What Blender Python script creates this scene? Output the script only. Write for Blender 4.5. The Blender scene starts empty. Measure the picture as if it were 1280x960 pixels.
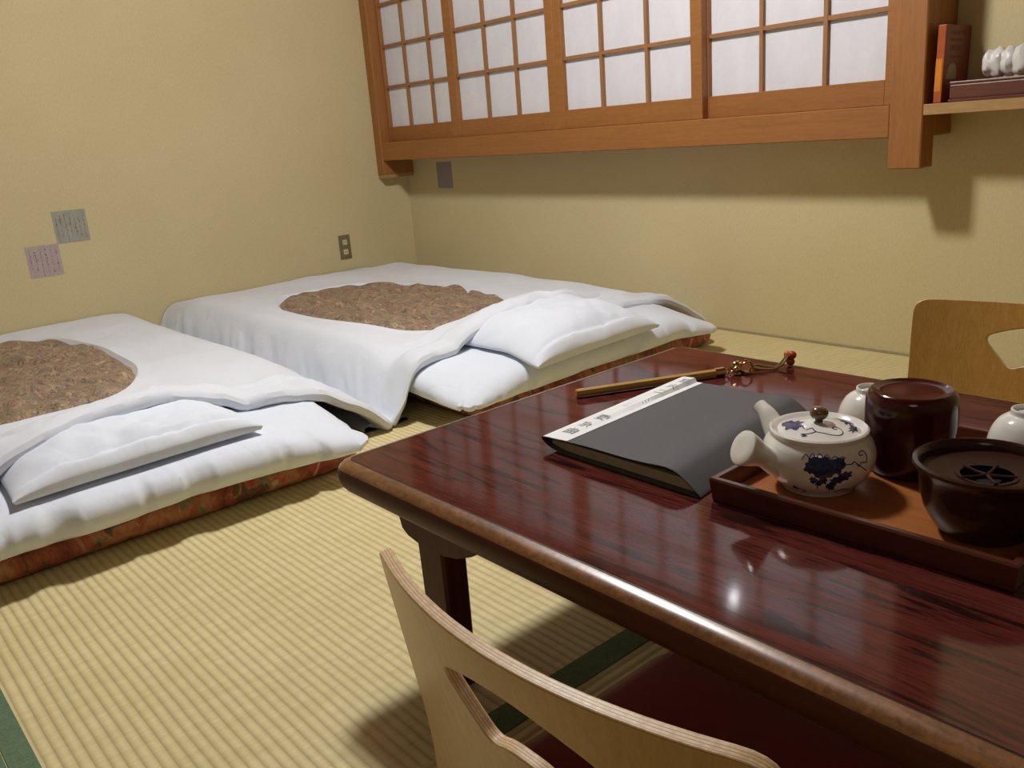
import bpy, bmesh, math, random
from mathutils import Vector, Matrix, noise
random.seed(7)
scene = bpy.context.scene
col = scene.collection
PI = math.pi

# ------------------------------------------------------------------ materials
class NT:
    def __init__(s, name):
        s.m = bpy.data.materials.new(name); s.m.use_nodes = True
        s.t = s.m.node_tree; s.b = s.t.nodes['Principled BSDF']
        s.tc = s.t.nodes.new('ShaderNodeTexCoord')
    def n(s, typ, **kw):
        nd = s.t.nodes.new(typ)
        for k, v in kw.items():
            if hasattr(nd, k): setattr(nd, k, v)
            else: nd.inputs[k].default_value = v
        return nd
    def l(s, a, b): s.t.links.new(a, b)
    def mapping(s, scale=(1, 1, 1), rot=(0, 0, 0), loc=(0, 0, 0), out='Object'):
        mp = s.n('ShaderNodeMapping')
        mp.inputs['Scale'].default_value = scale; mp.inputs['Rotation'].default_value = rot; mp.inputs['Location'].default_value = loc
        s.l(s.tc.outputs[out], mp.inputs['Vector']); return mp.outputs['Vector']
    def noise(s, vec, scale, detail=3, rough=.55, dist=0.0):
        nd = s.n('ShaderNodeTexNoise'); nd.inputs['Scale'].default_value = scale; nd.inputs['Detail'].default_value = detail
        nd.inputs['Roughness'].default_value = rough; nd.inputs['Distortion'].default_value = dist
        if vec is not None: s.l(vec, nd.inputs['Vector'])
        return nd.outputs['Fac']
    def ramp(s, fac, stops, interp='LINEAR'):
        r = s.n('ShaderNodeValToRGB'); cr = r.color_ramp; cr.interpolation = interp
        while len(cr.elements) < len(stops): cr.elements.new(.5)
        for e, (p, c) in zip(cr.elements, stops):
            e.position = p; e.color = (*c, 1) if len(c) == 3 else c
        s.l(fac, r.inputs['Fac']); return r.outputs['Color']
    def mix(s, fac, a, b, mode='MIX'):
        m = s.n('ShaderNodeMix', data_type='RGBA', blend_type=mode)
        for sock, v in ((0, fac), (6, a), (7, b)):
            if isinstance(v, bpy.types.NodeSocket): s.l(v, m.inputs[sock])
            elif isinstance(v, (int, float)): m.inputs[sock].default_value = v
            else: m.inputs[sock].default_value = (*v, 1)
        return m.outputs[2]
    def math(s, op, a, b=None, c=None):
        m = s.n('ShaderNodeMath', operation=op)
        for i, v in enumerate((a, b, c)):
            if v is None: continue
            if isinstance(v, bpy.types.NodeSocket): s.l(v, m.inputs[i])
            else: m.inputs[i].default_value = v
        return m.outputs[0]
    def bump(s, h, strength=.3, dist=.01):
        b = s.n('ShaderNodeBump'); b.inputs['Strength'].default_value = strength; b.inputs['Distance'].default_value = dist
        s.l(h, b.inputs['Height']); s.l(b.outputs['Normal'], s.b.inputs['Normal'])
    def set(s, **kw):
        for k, v in kw.items():
            k = k.replace('_', ' ')
            if isinstance(v, bpy.types.NodeSocket): s.l(v, s.b.inputs[k])
            elif isinstance(v, tuple) and len(v) == 3: s.b.inputs[k].default_value = (*v, 1)
            else: s.b.inputs[k].default_value = v
        return s

def srgb(r, g, b):
    f = lambda c: (c/255/12.92 if c/255 <= .04045 else ((c/255+.055)/1.055)**2.4)
    return (f(r), f(g), f(b))

def plain(name, c, rough=.5, var=.12, nscale=20, bump=0.0, **kw):
    t = NT(name); v = t.mapping()
    f = t.noise(v, nscale, 4)
    dark = tuple(x*(1-var) for x in c); lite = tuple(min(1, x*(1+var)) for x in c)
    t.set(Base_Color=t.ramp(f, [(.3, dark), (.7, lite)]), Roughness=rough, **kw)
    if bump: t.bump(f, bump, .002)
    return t.m

def wood(name, c1, c2, axis='x', scale=1.0, rough=.5, stretch=14, **kw):
    t = NT(name)
    sc = [stretch]*3; sc['xyz'.index(axis)] = 1.0
    v = t.mapping(scale=tuple(x*scale for x in sc))
    f = t.noise(v, 4, 6, .65, 1.2); g = t.noise(v, 30, 3, .6)
    c = t.ramp(f, [(.25, c1), (.75, c2)])
    c = t.mix(.25, c, t.ramp(g, [(.3, tuple(x*.6 for x in c1)), (.7, c2)]))
    t.set(Base_Color=c, Roughness=rough, **kw)
    t.bump(g, .08, .002)
    return t.m

M = {}
def wallmat():
    t = NT('wallpaper'); v = t.mapping()
    f = t.noise(v, 2.0, 3); g = t.noise(t.mapping(scale=(1, 1, .35)), 220, 3, .7)
    base = t.ramp(f, [(.3, srgb(200, 184, 141)), (.7, srgb(207, 192, 149))])
    c = t.mix(.22, base, t.ramp(g, [(.3, srgb(172, 156, 110)), (.7, srgb(224, 210, 164))]))
    t.set(Base_Color=c, Roughness=.9); t.bump(g, .25, .002)
    return t.m
M['wall'] = wallmat()
M['ceiling'] = wood('ceiling_boards', srgb(96, 66, 44), srgb(124, 88, 60), 'y', .6, .7)
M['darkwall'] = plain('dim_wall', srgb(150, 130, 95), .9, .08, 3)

def tatami(name, axis):
    """rush mat: ribs run along axis"""
    t = NT(name)
    sep = t.n('ShaderNodeSeparateXYZ'); t.l(t.tc.outputs['Object'], sep.inputs[0])
    along, across = (sep.outputs[0], sep.outputs[1]) if axis == 'x' else (sep.outputs[1], sep.outputs[0])
    wob = t.noise(t.mapping(scale=(3, 3, 3)), 2.2, 2)
    ac = t.math('ADD', across, t.math('MULTIPLY', wob, .003))
    ph = t.math('FRACT', t.math('MULTIPLY', ac, 1/.0162))
    rib = t.math('SINE', t.math('MULTIPLY', ph, PI))            # 0 in groove, 1 on rib
    rib = t.math('POWER', rib, .85)
    # individual rushes across each rib
    sc = (420, 46, 1) if axis == 'x' else (46, 420, 1)
    rush = t.noise(t.mapping(scale=sc), 1.0, 3, .7)
    patch = t.noise(t.mapping(scale=(1, 1, 1)), 4.5, 4)
    sc2 = (60, 9, 1) if axis == 'x' else (9, 60, 1)
    fib = t.noise(t.mapping(scale=sc2), 1.0, 2)
    c = t.ramp(patch, [(.25, srgb(214, 198, 142)), (.6, srgb(224, 210, 158)), (.8, srgb(219, 207, 158))])
    c = t.mix(.35, c, t.ramp(rush, [(.3, srgb(188, 170, 116)), (.7, srgb(238, 226, 178))]))
    c = t.mix(.22, c, t.ramp(fib, [(.35, srgb(194, 174, 120)), (.65, srgb(234, 220, 170))]))
    c = t.mix(t.math('MULTIPLY', t.math('SUBTRACT', 1.0, rib), .42), c, srgb(140, 118, 68))
    t.set(Base_Color=c, Roughness=.62)
    h = t.math('ADD', t.math('MULTIPLY', rib, 1.0), t.math('MULTIPLY', rush, .18))
    t.bump(h, .45, .004)
    return t.m
M['tatami_x'] = tatami('tatami_rush', 'x')
M['tatami_y'] = tatami('tatami_rush_turned', 'y')
def herimat():
    t = NT('tatami_border_cloth')
    f = t.noise(t.mapping(), 320, 2); g = t.noise(t.mapping(), 60, 2)
    t.set(Base_Color=t.mix(.5, t.ramp(f, [(.3, srgb(70, 94, 68)), (.7, srgb(112, 136, 104))]), t.ramp(g, [(.3, srgb(78, 104, 76)), (.7, srgb(100, 126, 96))])), Roughness=.85)
    t.bump(f, .4, .001); return t.m
M['heri'] = herimat()

M['cedar'] = wood('window_wood', srgb(140, 88, 42), srgb(166, 110, 57), 'x', 1.2, .5)
M['cedar_v'] = wood('post_wood', srgb(140, 88, 42), srgb(168, 111, 57), 'z', 1.2, .5)
M['lattice'] = wood('lattice_wood', srgb(140, 96, 58), srgb(168, 120, 78), 'z', 1.5, .55)
M['board'] = wood('shelf_wood', srgb(150, 112, 66), srgb(190, 150, 98), 'x', 2, .6)
def papermat():
    t = NT('shoji_paper'); f = t.noise(t.mapping(), 55, 5, .7); g = t.noise(t.mapping(scale=(1, 1, .3)), 14, 3)
    c = t.ramp(f, [(.3, srgb(214, 214, 222)), (.7, srgb(222, 221, 229))])
    c = t.mix(.3, c, t.ramp(g, [(.3, srgb(200, 200, 210)), (.7, srgb(228, 226, 232))]))
    t.set(Base_Color=c, Roughness=.8); t.bump(f, .08, .001); return t.m
M['shoji'] = papermat()

def cloth(name, c, var=.04, crease=.42):
    t = NT(name); f = t.noise(t.mapping(), 700, 2); g = t.noise(t.mapping(), 6, 3)
    k = t.noise(t.mapping(), 3.2, 2, .45, .9); k2 = t.noise(t.mapping(scale=(1, 1.7, 1), rot=(0, 0, .5)), 7.5, 2, .45, .7)
    rid = lambda x: t.math('ABSOLUTE', t.math('SUBTRACT', x, .5))
    c0 = tuple(x*(1-var) for x in c)
    t.set(Base_Color=t.ramp(g, [(.3, c0), (.7, c)]), Roughness=.92, Sheen_Weight=.15)
    h = t.math('ADD', t.math('MULTIPLY', f, .05), t.math('MULTIPLY', rid(k), 2.2))
    h = t.math('ADD', h, t.math('MULTIPLY', rid(k2), 1.0))
    t.bump(h, crease, .010)
    return t.m
M['cover'] = cloth('duvet_cover_cotton', srgb(222, 227, 236))
M['sheet'] = cloth('white_sheet_cotton', srgb(224, 231, 243))
M['pillowcase'] = cloth('pillowcase_cotton', srgb(224, 231, 243))

def brocade(name, pal, scale, rot, stretch, dist, seed, fine_amt):
    """swirled multi-colour woven print: pal = colours laid over each other"""
    t = NT(name)
    v = t.mapping(scale=stretch, rot=rot, loc=(seed, seed*.7, seed*.3))
    base = t.noise(v, scale, 5, .65, dist)
    c = t.ramp(base, [(.34, pal[0]), (.44, pal[1]), (.50, pal[2]), (.56, pal[1]), (.66, pal[3])])
    for k, (col_, th) in enumerate(pal[4:]):
        vv = t.mapping(scale=stretch, rot=(0, 0, rot[2]+.9*k), loc=(seed+5*k, 3.1*k, 1.7*k))
        f = t.noise(vv, scale*(1.2+.35*k), 4, .6, dist*1.2)
        m = t.ramp(f, [(th, (0, 0, 0)), (th+.025, (1, 1, 1))])
        c = t.mix(t.math('MULTIPLY', m, .85), c, col_)
    fv = t.mapping(scale=(1, 2.6, 1), rot=(0, 0, .6))
    fine = t.noise(fv, scale*6, 4, .7, 3)
    c = t.mix(fine_amt, c, t.ramp(fine, [(.32, srgb(58, 40, 30)), (.5, srgb(140, 116, 92)), (.66, srgb(226, 206, 160))]))
    t.set(Base_Color=c, Roughness=.6, Sheen_Weight=.1)
    t.bump(fine, .3, .006)
    return t.m
M['panel'] = brocade('duvet_brocade', [srgb(84, 66, 58), srgb(122, 98, 82), srgb(166, 142, 112), srgb(104, 80, 70),
    (srgb(196, 174, 130), .60), (srgb(112, 108, 112), .59), (srgb(158, 80, 78), .60), (srgb(64, 46, 42), .58)], 7.0, (0, 0, .5), (1, 1.7, 1), 2.4, .7, .36)
M['base_print'] = brocade('mattress_print', [srgb(128, 80, 54), srgb(186, 100, 72), srgb(206, 146, 108), srgb(140, 62, 52),
    (srgb(112, 138, 96), .555), (srgb(206, 80, 74), .585), (srgb(222, 192, 150), .64), (srgb(96, 74, 52), .60)], 3.6, (.5, 0, .25), (1, 1.3, .8), 2.2, 3.1, .06)

def lacquer_top():
    t = NT('rosewood_table_top')
    v = t.mapping(scale=(1.0, 9.0, 9.0), rot=(0, 0, .10))
    big = t.noise(v, 2.2, 5, .6, 1.6)
    mid = t.noise(v, 9, 5, .65, .8)
    fine = t.noise(t.mapping(scale=(3, 60, 60), rot=(0, 0, .10)), 6, 4, .7)
    c = t.ramp(big, [(.25, srgb(64, 25, 24)), (.5, srgb(82, 33, 30)), (.75, srgb(100, 45, 39))])
    c = t.mix(.45, c, t.ramp(mid, [(.3, srgb(58, 22, 21)), (.7, srgb(104, 47, 41))]))
    c = t.mix(.5, c, t.ramp(fine, [(.36, srgb(48, 18, 17)), (.7, srgb(112, 54, 46))]))
    # near-black figure streaks
    st = t.noise(t.mapping(scale=(1.6, 13, 13), rot=(0, 0, .06), loc=(.37, 1.9, 0)), 1.7, 6, .62, 1.9)
    mask = t.ramp(st, [(.535, (0, 0, 0)), (.60, (1, 1, 1))])
    c = t.mix(t.math('MULTIPLY', mask, .85), c, srgb(26, 14, 14))
    t.set(Base_Color=c, Roughness=.08, Specular_IOR_Level=.34)
    t.bump(fine, .012, .001)
    return t.m
M['top'] = lacquer_top()
def edge_lacquer():
    t = NT('worn_table_edge')
    n1 = t.noise(t.mapping(scale=(1, 1, 1)), 120, 5, .75); n2 = t.noise(t.mapping(scale=(1.2, 9, 9)), 9, 5, .7)
    gold = t.ramp(n2, [(.3, srgb(88, 54, 30)), (.55, srgb(122, 80, 45)), (.75, srgb(168, 120, 74))])
    t.set(Base_Color=t.mix(.3, gold, t.ramp(n1, [(.35, srgb(66, 38, 22)), (.65, srgb(176, 128, 80))])), Roughness=.3, Coat_Weight=.3, Coat_Roughness=.15)
    return t.m
M['edgeside'] = wood('dark_table_side', srgb(62, 32, 22), srgb(88, 48, 33), 'x', 1, .5, Specular_IOR_Level=.2)
M['edge'] = edge_lacquer()
M['tableleg'] = wood('table_leg_lacquer', srgb(62, 24, 18), srgb(88, 38, 30), 'z', 1, .5, Specular_IOR_Level=.25)
M['inlay'] = plain('table_seam_line', srgb(40, 16, 12), .3)

M['ply'] = wood('chair_plywood_face', srgb(158, 113, 47), srgb(186, 142, 68), 'z', 1.0, .35, 22, Coat_Weight=.25, Coat_Roughness=.25)
def plyedge():
    t = NT('chair_plywood_edge')
    f = t.noise(t.mapping(scale=(6, 6, 6)), 30, 5, .7)
    t.set(Base_Color=t.ramp(f, [(.3, srgb(190, 156, 114)), (.7, srgb(232, 206, 168))]), Roughness=.38); return t.m
M['plyedge'] = plyedge()
M['plyglue'] = plain('chair_ply_layer', srgb(172, 136, 94), .45)
M['redpad'] = cloth('red_seat_cloth', srgb(132, 28, 42), .15, .1)

M['china'] = plain('white_glazed_china', srgb(226, 224, 218), .12, .03, 8, Coat_Weight=.5, Coat_Roughness=.05)
M['blue'] = plain('cobalt_underglaze', srgb(38, 48, 92), .15, .45, 260)
M['knobbrown'] = plain('brown_glaze', srgb(96, 76, 50), .15, .15, 60, Coat_Weight=.5)
M['caddy'] = plain('wine_red_lacquer', srgb(58, 13, 17), .14, .06, 10)
M['bowl'] = plain('dark_brown_lacquer', srgb(50, 26, 18), .2, .15, 16, Specular_IOR_Level=.3)
M['strainer'] = plain('matte_brown_strainer', srgb(52, 29, 21), .4, .12, 30, Specular_IOR_Level=.12)
M['hole'] = plain('dark_cavity', (.004, .003, .003), .6)
M['traywood'] = wood('tray_floor_wood', srgb(140, 80, 38), srgb(178, 110, 58), 'x', 1.5, .35)
M['trayrim'] = wood('tray_rim_lacquer', srgb(68, 32, 23), srgb(98, 51, 37), 'x', 1.5, .28, Coat_Weight=.3, Coat_Roughness=.1)
M['binder'] = plain('charcoal_binder_cover', srgb(74, 75, 81), .42, .06, 500, .15)
M['binderpaper'] = plain('grey_binder_pages', srgb(172, 160, 134), .8, .1, 60)
M['strip'] = plain('white_paper', srgb(232, 234, 236), .6, .03, 20)
M['ink'] = plain('grey_ink', srgb(128, 130, 136), .8)
M['blackink'] = plain('black_ink', srgb(118, 110, 106), .8)
M['rod'] = wood('varnished_rod', srgb(176, 134, 68), srgb(204, 162, 94), 'x', 2, .35, Coat_Weight=.3)
M['brass'] = plain('gilt_metal', srgb(206, 176, 130), .18, .1, 80, Metallic=1.0)
M['cord'] = plain('olive_cord', srgb(124, 98, 50), .8, .2, 300)
M['bead'] = plain('orange_bead', srgb(170, 74, 28), .25, .15, 90)
M['socketplate'] = plain('brown_grey_plate', srgb(116, 104, 76), .45)
M['outlet'] = plain('ivory_outlet', srgb(204, 192, 156), .4)
M['greenote'] = plain('grey_green_washi', srgb(158, 156, 142), .9, .09, 30)
M['pinknote'] = plain('pink_washi', srgb(178, 160, 156), .9, .08, 30)
M['violetnote'] = plain('violet_grey_paper', srgb(150, 138, 140), .9, .05, 20)
M['orange'] = plain('orange_cover', srgb(172, 84, 42), .35, .12, 14)
M['amber'] = plain('amber_spine_band', srgb(214, 132, 44), .3, .1, 20)
M['redcover'] = plain('red_brown_cover', srgb(122, 56, 38), .45, .12, 20)
M['boxbrown'] = wood('dark_tray_box', srgb(84, 46, 36), srgb(116, 68, 54), 'x', 2, .4)
M['cups'] = plain('white_wrap', srgb(214, 210, 206), .35, .05, 30)
M['greyblob'] = plain('grey_print', srgb(150, 134, 116), .5)

# ------------------------------------------------------------------ helpers
def props(o, label=None, cat=None, group=None, kind=None):
    if label: o['label'] = label
    if cat: o['category'] = cat
    if group: o['group'] = group
    if kind: o['kind'] = kind
    return o
def thing(name, label, cat, loc=(0, 0, 0), rz=0.0, group=None):
    o = bpy.data.objects.new(name, None); col.objects.link(o); o.empty_display_size = .05
    o.location = loc; o.rotation_euler = (0, 0, rz)
    return props(o, label, cat, group)
def obj(name, bm, mats, parent=None, smooth=True, loc=None):
    me = bpy.data.meshes.new(name); bmesh.ops.recalc_face_normals(bm, faces=bm.faces[:])
    bm.to_mesh(me); bm.free()
    for m in (mats if isinstance(mats, (list, tuple)) else [mats]): me.materials.append(m)
    if smooth:
        for p in me.polygons: p.use_smooth = True
        me.set_sharp_from_angle(angle=math.radians(40))
    o = bpy.data.objects.new(name, me); col.objects.link(o)
    if parent: o.parent = parent
    if loc: o.location = loc
    return o
def struct(name, bm, m, parent=None, smooth=False):
    o = obj(name, bm, m, parent, smooth)
    if parent is None: o['kind'] = 'structure'
    return o
def box(bm, x0, x1, y0, y1, z0, z1, bev=0.0, mi=0, seg=2, mat=None):
    g = bmesh.ops.create_cube(bm, size=1)
    vs = g['verts']
    for v in vs:
        v.co = Vector(((x0+x1)/2+v.co.x*(x1-x0), (y0+y1)/2+v.co.y*(y1-y0), (z0+z1)/2+v.co.z*(z1-z0)))
    if bev:
        es = list({e for v in vs for e in v.link_edges})
        r = bmesh.ops.bevel(bm, geom=es, offset=bev, segments=seg, affect='EDGES', profile=.5)
        vs = [v for v in bm.verts if v in set(r['verts']) or v in set(vs)] if False else None
        fs = r['faces']
    if mat is not None:
        for v in (vs or []): v.co = mat @ v.co
    if mi:
        for f in bm.faces:
            c = f.calc_center_median()
            if x0-1e-4 <= c.x <= x1+1e-4 and y0-1e-4 <= c.y <= y1+1e-4 and z0-1e-4 <= c.z <= z1+1e-4: f.material_index = mi
    return bm
def newbox(*a, **k): return box(bmesh.new(), *a, **k)
def rings(bm, rows, closed=True, cap0=False, cap1=False, mi=0):
    R = [[bm.verts.new(p) for p in r] for r in rows]
    n = len(R[0])
    for a, b in zip(R, R[1:]):
        for i in range(n if closed else n-1):
            j = (i+1) % n
            f = bm.faces.new((a[i], a[j], b[j], b[i])); f.material_index = mi
    if cap0: bm.faces.new(list(reversed(R[0]))).material_index = mi
    if cap1: bm.faces.new(R[-1]).material_index = mi
    return R
def lathe(bm, prof, n=64, c=(0, 0, 0), cap0=True, cap1=True, mi=0):
    rows = [[(c[0]+r*math.cos(2*PI*i/n), c[1]+r*math.sin(2*PI*i/n), c[2]+z) for i in range(n)] for r, z in prof]
    return rings(bm, rows, True, cap0, cap1, mi)
def tube(bm, pts, rad, n=10, cap=True, mi=0):
    pts = [Vector(p) for p in pts]
    rad = rad if isinstance(rad, (list, tuple)) else [rad]*len(pts)
    rows = []; prev = None
    for i, p in enumerate(pts):
        d = (pts[min(i+1, len(pts)-1)]-pts[max(i-1, 0)]).normalized()
        if prev is None:
            u = d.orthogonal().normalized()
        else:
            u = (prev-d*prev.dot(d)).normalized()
        prev = u; w = d.cross(u)
        rows.append([p+(u*math.cos(2*PI*k/n)+w*math.sin(2*PI*k/n))*rad[i] for k in range(n)])
    return rings(bm, rows, True, cap, cap, mi)
def spline(pts, k=8):
    P = [Vector(p) for p in pts]; out = []
    for i in range(len(P)-1):
        p0, p1, p2, p3 = P[max(i-1, 0)], P[i], P[i+1], P[min(i+2, len(P)-1)]
        for j in range(k):
            t = j/k
            out.append(.5*((2*p1)+(p2-p0)*t+(2*p0-5*p1+4*p2-p3)*t*t+(3*p1-p0-3*p2+p3)*t**3))
    out.append(P[-1]); return out
def sabs(v): return math.sqrt(v*v+.006)
def sm(t):
    t = max(0.0, min(1.0, t)); return t*t*(3-2*t)
def nz(x, y, z=0.0): return noise.noise(Vector((x, y, z)))
def shift(bm, d):
    for v in bm.verts: v.co -= Vector(d)
    return bm

# ------------------------------------------------------------------ room
XR, YF, ZC = 5.3, -4.4, 2.35
HX = 3.035           # seam where the mats turn
bm = bmesh.new()
def quad(bm, x0, x1, y0, y1, z, mi):
    f = bm.faces.new([bm.verts.new(p) for p in ((x0, y0, z), (x1, y0, z), (x1, y1, z), (x0, y1, z))]); f.material_index = mi
quad(bm, 0, HX, -2.535, 0, 0, 0); quad(bm, HX, XR, -2.535, 0, 0, 1)
quad(bm, 0, HX, YF, -2.535, 0, 0); quad(bm, HX, XR, YF, -2.535, 0, 1)
box(bm, -.1, XR+.1, YF-.1, .1, -.12, -.001)
fl = struct('floor', bm, [M['tatami_x'], M['tatami_y']])
def heri(name, x0, x1, y0, y1):
    b = newbox(x0, x1, y0, y1, -.002, .0014, bev=.0007, seg=1); struct(name, b, M['heri'])
heri('trim_1', 0, HX, -2.5345, -2.5005)
heri('trim_2', 0, HX, -2.5705, -2.5355)
heri('trim_3', HX-.018, HX+.030, -2.085, -1.0)
struct('wall_left', newbox(-.1, 0, YF-.1, .1, 0, ZC), M['wall'])
struct('wall_back', newbox(0, XR, 0, .1, 0, ZC), M['wall'])
struct('wall_right', newbox(XR, XR+.1, YF-.1, .1, 0, ZC), M['darkwall'])
struct('wall_front', newbox(0, XR, YF-.1, YF, 0, ZC), M['darkwall'])
struct('ceiling', newbox(-.1, XR+.1, YF-.1, .1, ZC, ZC+.08), M['ceiling'])
b = newbox(1.9, XR, -.006, 0, 0, .008); struct('baseboard_back', b, plain('wall_foot_strip', srgb(158, 146, 112), .9))

# shoji window: posts, sill, header, sliding panels
struct('trim_4', newbox(0, .060, -.179, 0, .60, 2.3, bev=.003, seg=1), M['cedar_v'])       # left post
struct('trim_5', newbox(.002, .058, -.176, -.002, .584, .60), M['board'])
struct('trim_6', newbox(2.639, 2.7315, -.179, -.104, .584, ZC, bev=.003, seg=1), M['cedar_v'])  # right post
struct('trim_7', newbox(2.66, 2.7315, -.104, 0, .667, ZC, bev=.002, seg=1), M['cedar_v'])
struct('trim_8', newbox(.060, 2.639, -.177, 0, .669, .756, bev=.003, seg=1), M['cedar'])   # sill beam
struct('trim_9', newbox(.060, 2.639, -.177, 0, 1.83, 1.95, bev=.003, seg=1), M['cedar'])   # header beam
Z0, Z1, PITCH = .756, 1.83, .1865
def shoji(idx, x0, x1, yf, stile_l, stile_r, bars):
    """sliding paper panel; x0..x1 outer, front face at yf"""
    root = thing('window_%d' % idx, None, None, ((x0+x1)/2, yf+.014, Z0)); root['kind'] = 'structure'
    L = ((x0+x1)/2, yf+.014, Z0); d = .028
    fr = bmesh.new()
    box(fr, x0, x0+stile_l, yf, yf+d, Z0, Z1, bev=.0015, seg=1)
    box(fr, x1-stile_r, x1, yf, yf+d, Z0, Z1, bev=.0015, seg=1)
    box(fr, x0+stile_l, x1-stile_r, yf+.001, yf+d-.001, Z0, .826, bev=.0015, seg=1)
    box(fr, x0+stile_l, x1-stile_r, yf+.001, yf+d-.001, 1.77, Z1, bev=.0015, seg=1)
    obj('window_frame', shift(fr, L), M['cedar'], root, False)
    la = bmesh.new()
    for x in bars: box(la, x-.0065, x+.0065, yf+.006, yf+.020, .826, 1.77)
    k = 1
    while .832+k*PITCH < 1.77:
        z = .826+k*PITCH; box(la, x0+stile_l, x1-stile_r, yf+.0075, yf+.0205, z-.0065, z+.0065); k += 1
    obj('window_lattice', shift(la, L), M['lattice'], root, False)
    pp = newbox(x0+stile_l-.004, x1-stile_r+.004, yf+.0206, yf+.0216, .822, 1.776)
    obj('window_paper', shift(pp, L), M['shoji'], root, False)
YA, YB = -.156, -.126
shoji(1, .0605, .700, YB, .012, .045, [.247, .442])
shoji(2, .617, 1.2983, YA, .058, .0425, [.875, 1.065])
shoji(3, 1.2987, 1.990, YA, .0425, .046, [1.535, 1.750])
shoji(4, 1.945, 2.6385, YB, .048, .043, [2.189, 2.406])

# wall shelf right of the post
sh = thing('wall_shelf', 'narrow pale wooden wall shelf running right from the window post', 'shelf', (2.95, 0, .724))
b = newbox(2.7325, 3.35, -.180, -.001, .724, .7525, bev=.0015, seg=1); obj('board', shift(b, (2.95, 0, .724)), M['board'], sh, False)
b = newbox(3.27, 3.30, -.15, -.001, .66, .7235, bev=.002, seg=1); obj('bracket', shift(b, (2.95, 0, .724)), M['cedar'], sh, False)

ZS = .7527
bk = thing('orange_book', 'orange and red glossy book standing upright on wall shelf beside the window post', 'book', (2.7595, -.084, ZS))
bk.rotation_euler = (0, .02, 0)
b = newbox(.0082, .0100, -.076, .0765, .001, .195, bev=.0006, seg=1); cv = obj('cover', b, M['redcover'], bk, False)
b = newbox(-.0100, -.0082, -.076, .0765, .001, .195, bev=.0006, seg=1); obj('back_cover', b, M['redcover'], bk, False)
b = newbox(-.0100, .0100, -.0785, -.0762, .001, .195, bev=.0009); sp = obj('spine', b, M['orange'], bk, False)
b = newbox(-.0098, .0060, -.0791, -.0787, .030, .112); obj('spine_band', b, M['amber'], sp, False)
b = newbox(-.0080, .0080, -.0758, .074, .004, .192); obj('page_block', b, M['strip'], bk, False)
b = bmesh.new()
f = b.faces.new([b.verts.new((.0103, y, z)) for y, z in [(-.058, .060), (-.052, .086), (-.038, .098), (-.018, .100), (-.004, .094), (.002, .08), (.002, .060)]])
obj('cover_print', b, M['greyblob'], cv, False)
b = bmesh.new()
for r, (z, w, hh) in enumerate([(.176, .085, .010), (.158, .070, .008), (.138, .060, .014), (.116, .075, .005)]):
    y = -.048
    while y < -.048+w:
        ww = random.uniform(.005, .012)
        f = b.faces.new([b.verts.new(p) for p in ((.0103, y, z-hh/2), (.0103, y+ww, z-hh/2), (.0103, y+ww, z+hh/2), (.0103, y, z+hh/2))]); y += ww+.004
obj('cover_lettering', b, plain('brown_lettering', srgb(92, 44, 36), .6), cv, False)

tb = thing('amenity_box', 'low dark brown box lying on wall shelf to the right of the orange book', 'box', (2.90, -.13, ZS))
b = bmesh.new(); x0, x1, y0, y1, h, w = -.108, .15, -.042, .06, .052, .007
box(b, x0, x1, y0, y1, 0, .008, bev=.001, seg=1)
obj('box_floor', b, M['boxbrown'], tb, False)
b = newbox(x0+.002, x1-.002, y0+.002, y1-.002, .0082, .044, bev=.003); obj('box_wall', b, M['boxbrown'], tb, False)
b = newbox(x0, x1, y0, y1, .0442, .052, bev=.003); obj('box_lid', b, M['boxbrown'], tb, False)
# white pleated bundle lying in the box
b = bmesh.new(); rows = []; n = 40
L = [0, .004, .010, .018, .024, .030, .038, .046, .050, .056, .064, .074, .078, .084, .094, .106, .116, .122]
Rr = [.004, .024, .033, .034, .030, .031, .036, .035, .030, .032, .038, .036, .031, .034, .040, .037, .026, .003]
for i, (l, r) in enumerate(zip(L, Rr)):
    ring = []
    for k in range(n):
        a = 2*PI*k/n; q = r*(1+.10*nz(k*.5, i*.6, 3)+.05*math.sin(5*a+i))
        ring.append((l, .75*q*math.cos(a), max(.0005, .036+q*math.sin(a)*1.02)))
    rows.append(ring)
rings(b, rows, True, True, True)
wb = obj('white_bundle', shift(b, (.05, 0, 0)), M['cups'], None, True, (2.905, -.122, ZS+.0525))
props(wb, 'white pleated wrapped bundle lying on the brown box on the wall shelf', 'bundle')

# ------------------------------------------------------------------ notes and socket on the walls
def note(name, label, group, plane, c, w, h, m, columns, dark, rot=0.0, loose=False):
    b = newbox(-w/2, w/2, 0, .0012, -h/2, h/2)
    root = obj(name, b, m, None, False)
    props(root, label, 'note', group)
    if columns:
        k = bmesh.new()
        for i in range(columns):
            x = -w/2+w*(i+.7)/(columns+.4); z = h/2-.012*random.uniform(.8, 2.2)
            zend = -h/2+random.uniform(.008, .04)
            while z > zend:
                l = random.uniform(.003, .011); wd = random.uniform(.0006, .0016)
                if random.random() < dark: wd *= 1.9
                dx = random.uniform(-.002, .002); dx2 = random.uniform(-.0022, .0022)
                k.faces.new([k.verts.new((x+a, -.0003, zz)) for a, zz in ((dx-wd, z), (dx+wd, z), (dx2+wd, z-l), (dx2-wd, z-l))])
                z -= l+random.uniform(.0005, .005)
        obj('handwriting', k, M['blackink'], root, False)
    root.location = c
    root.rotation_euler = (0, rot, PI/2) if plane == 'x' else (0, rot, 0)
    return root
note('wall_note', 'grey-green handwritten note on left wall, the upper right of two', 'notes pinned on the left wall', 'x', (.0013, -1.651, .530), .127, .127, M['greenote'], 7, .3)
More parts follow.
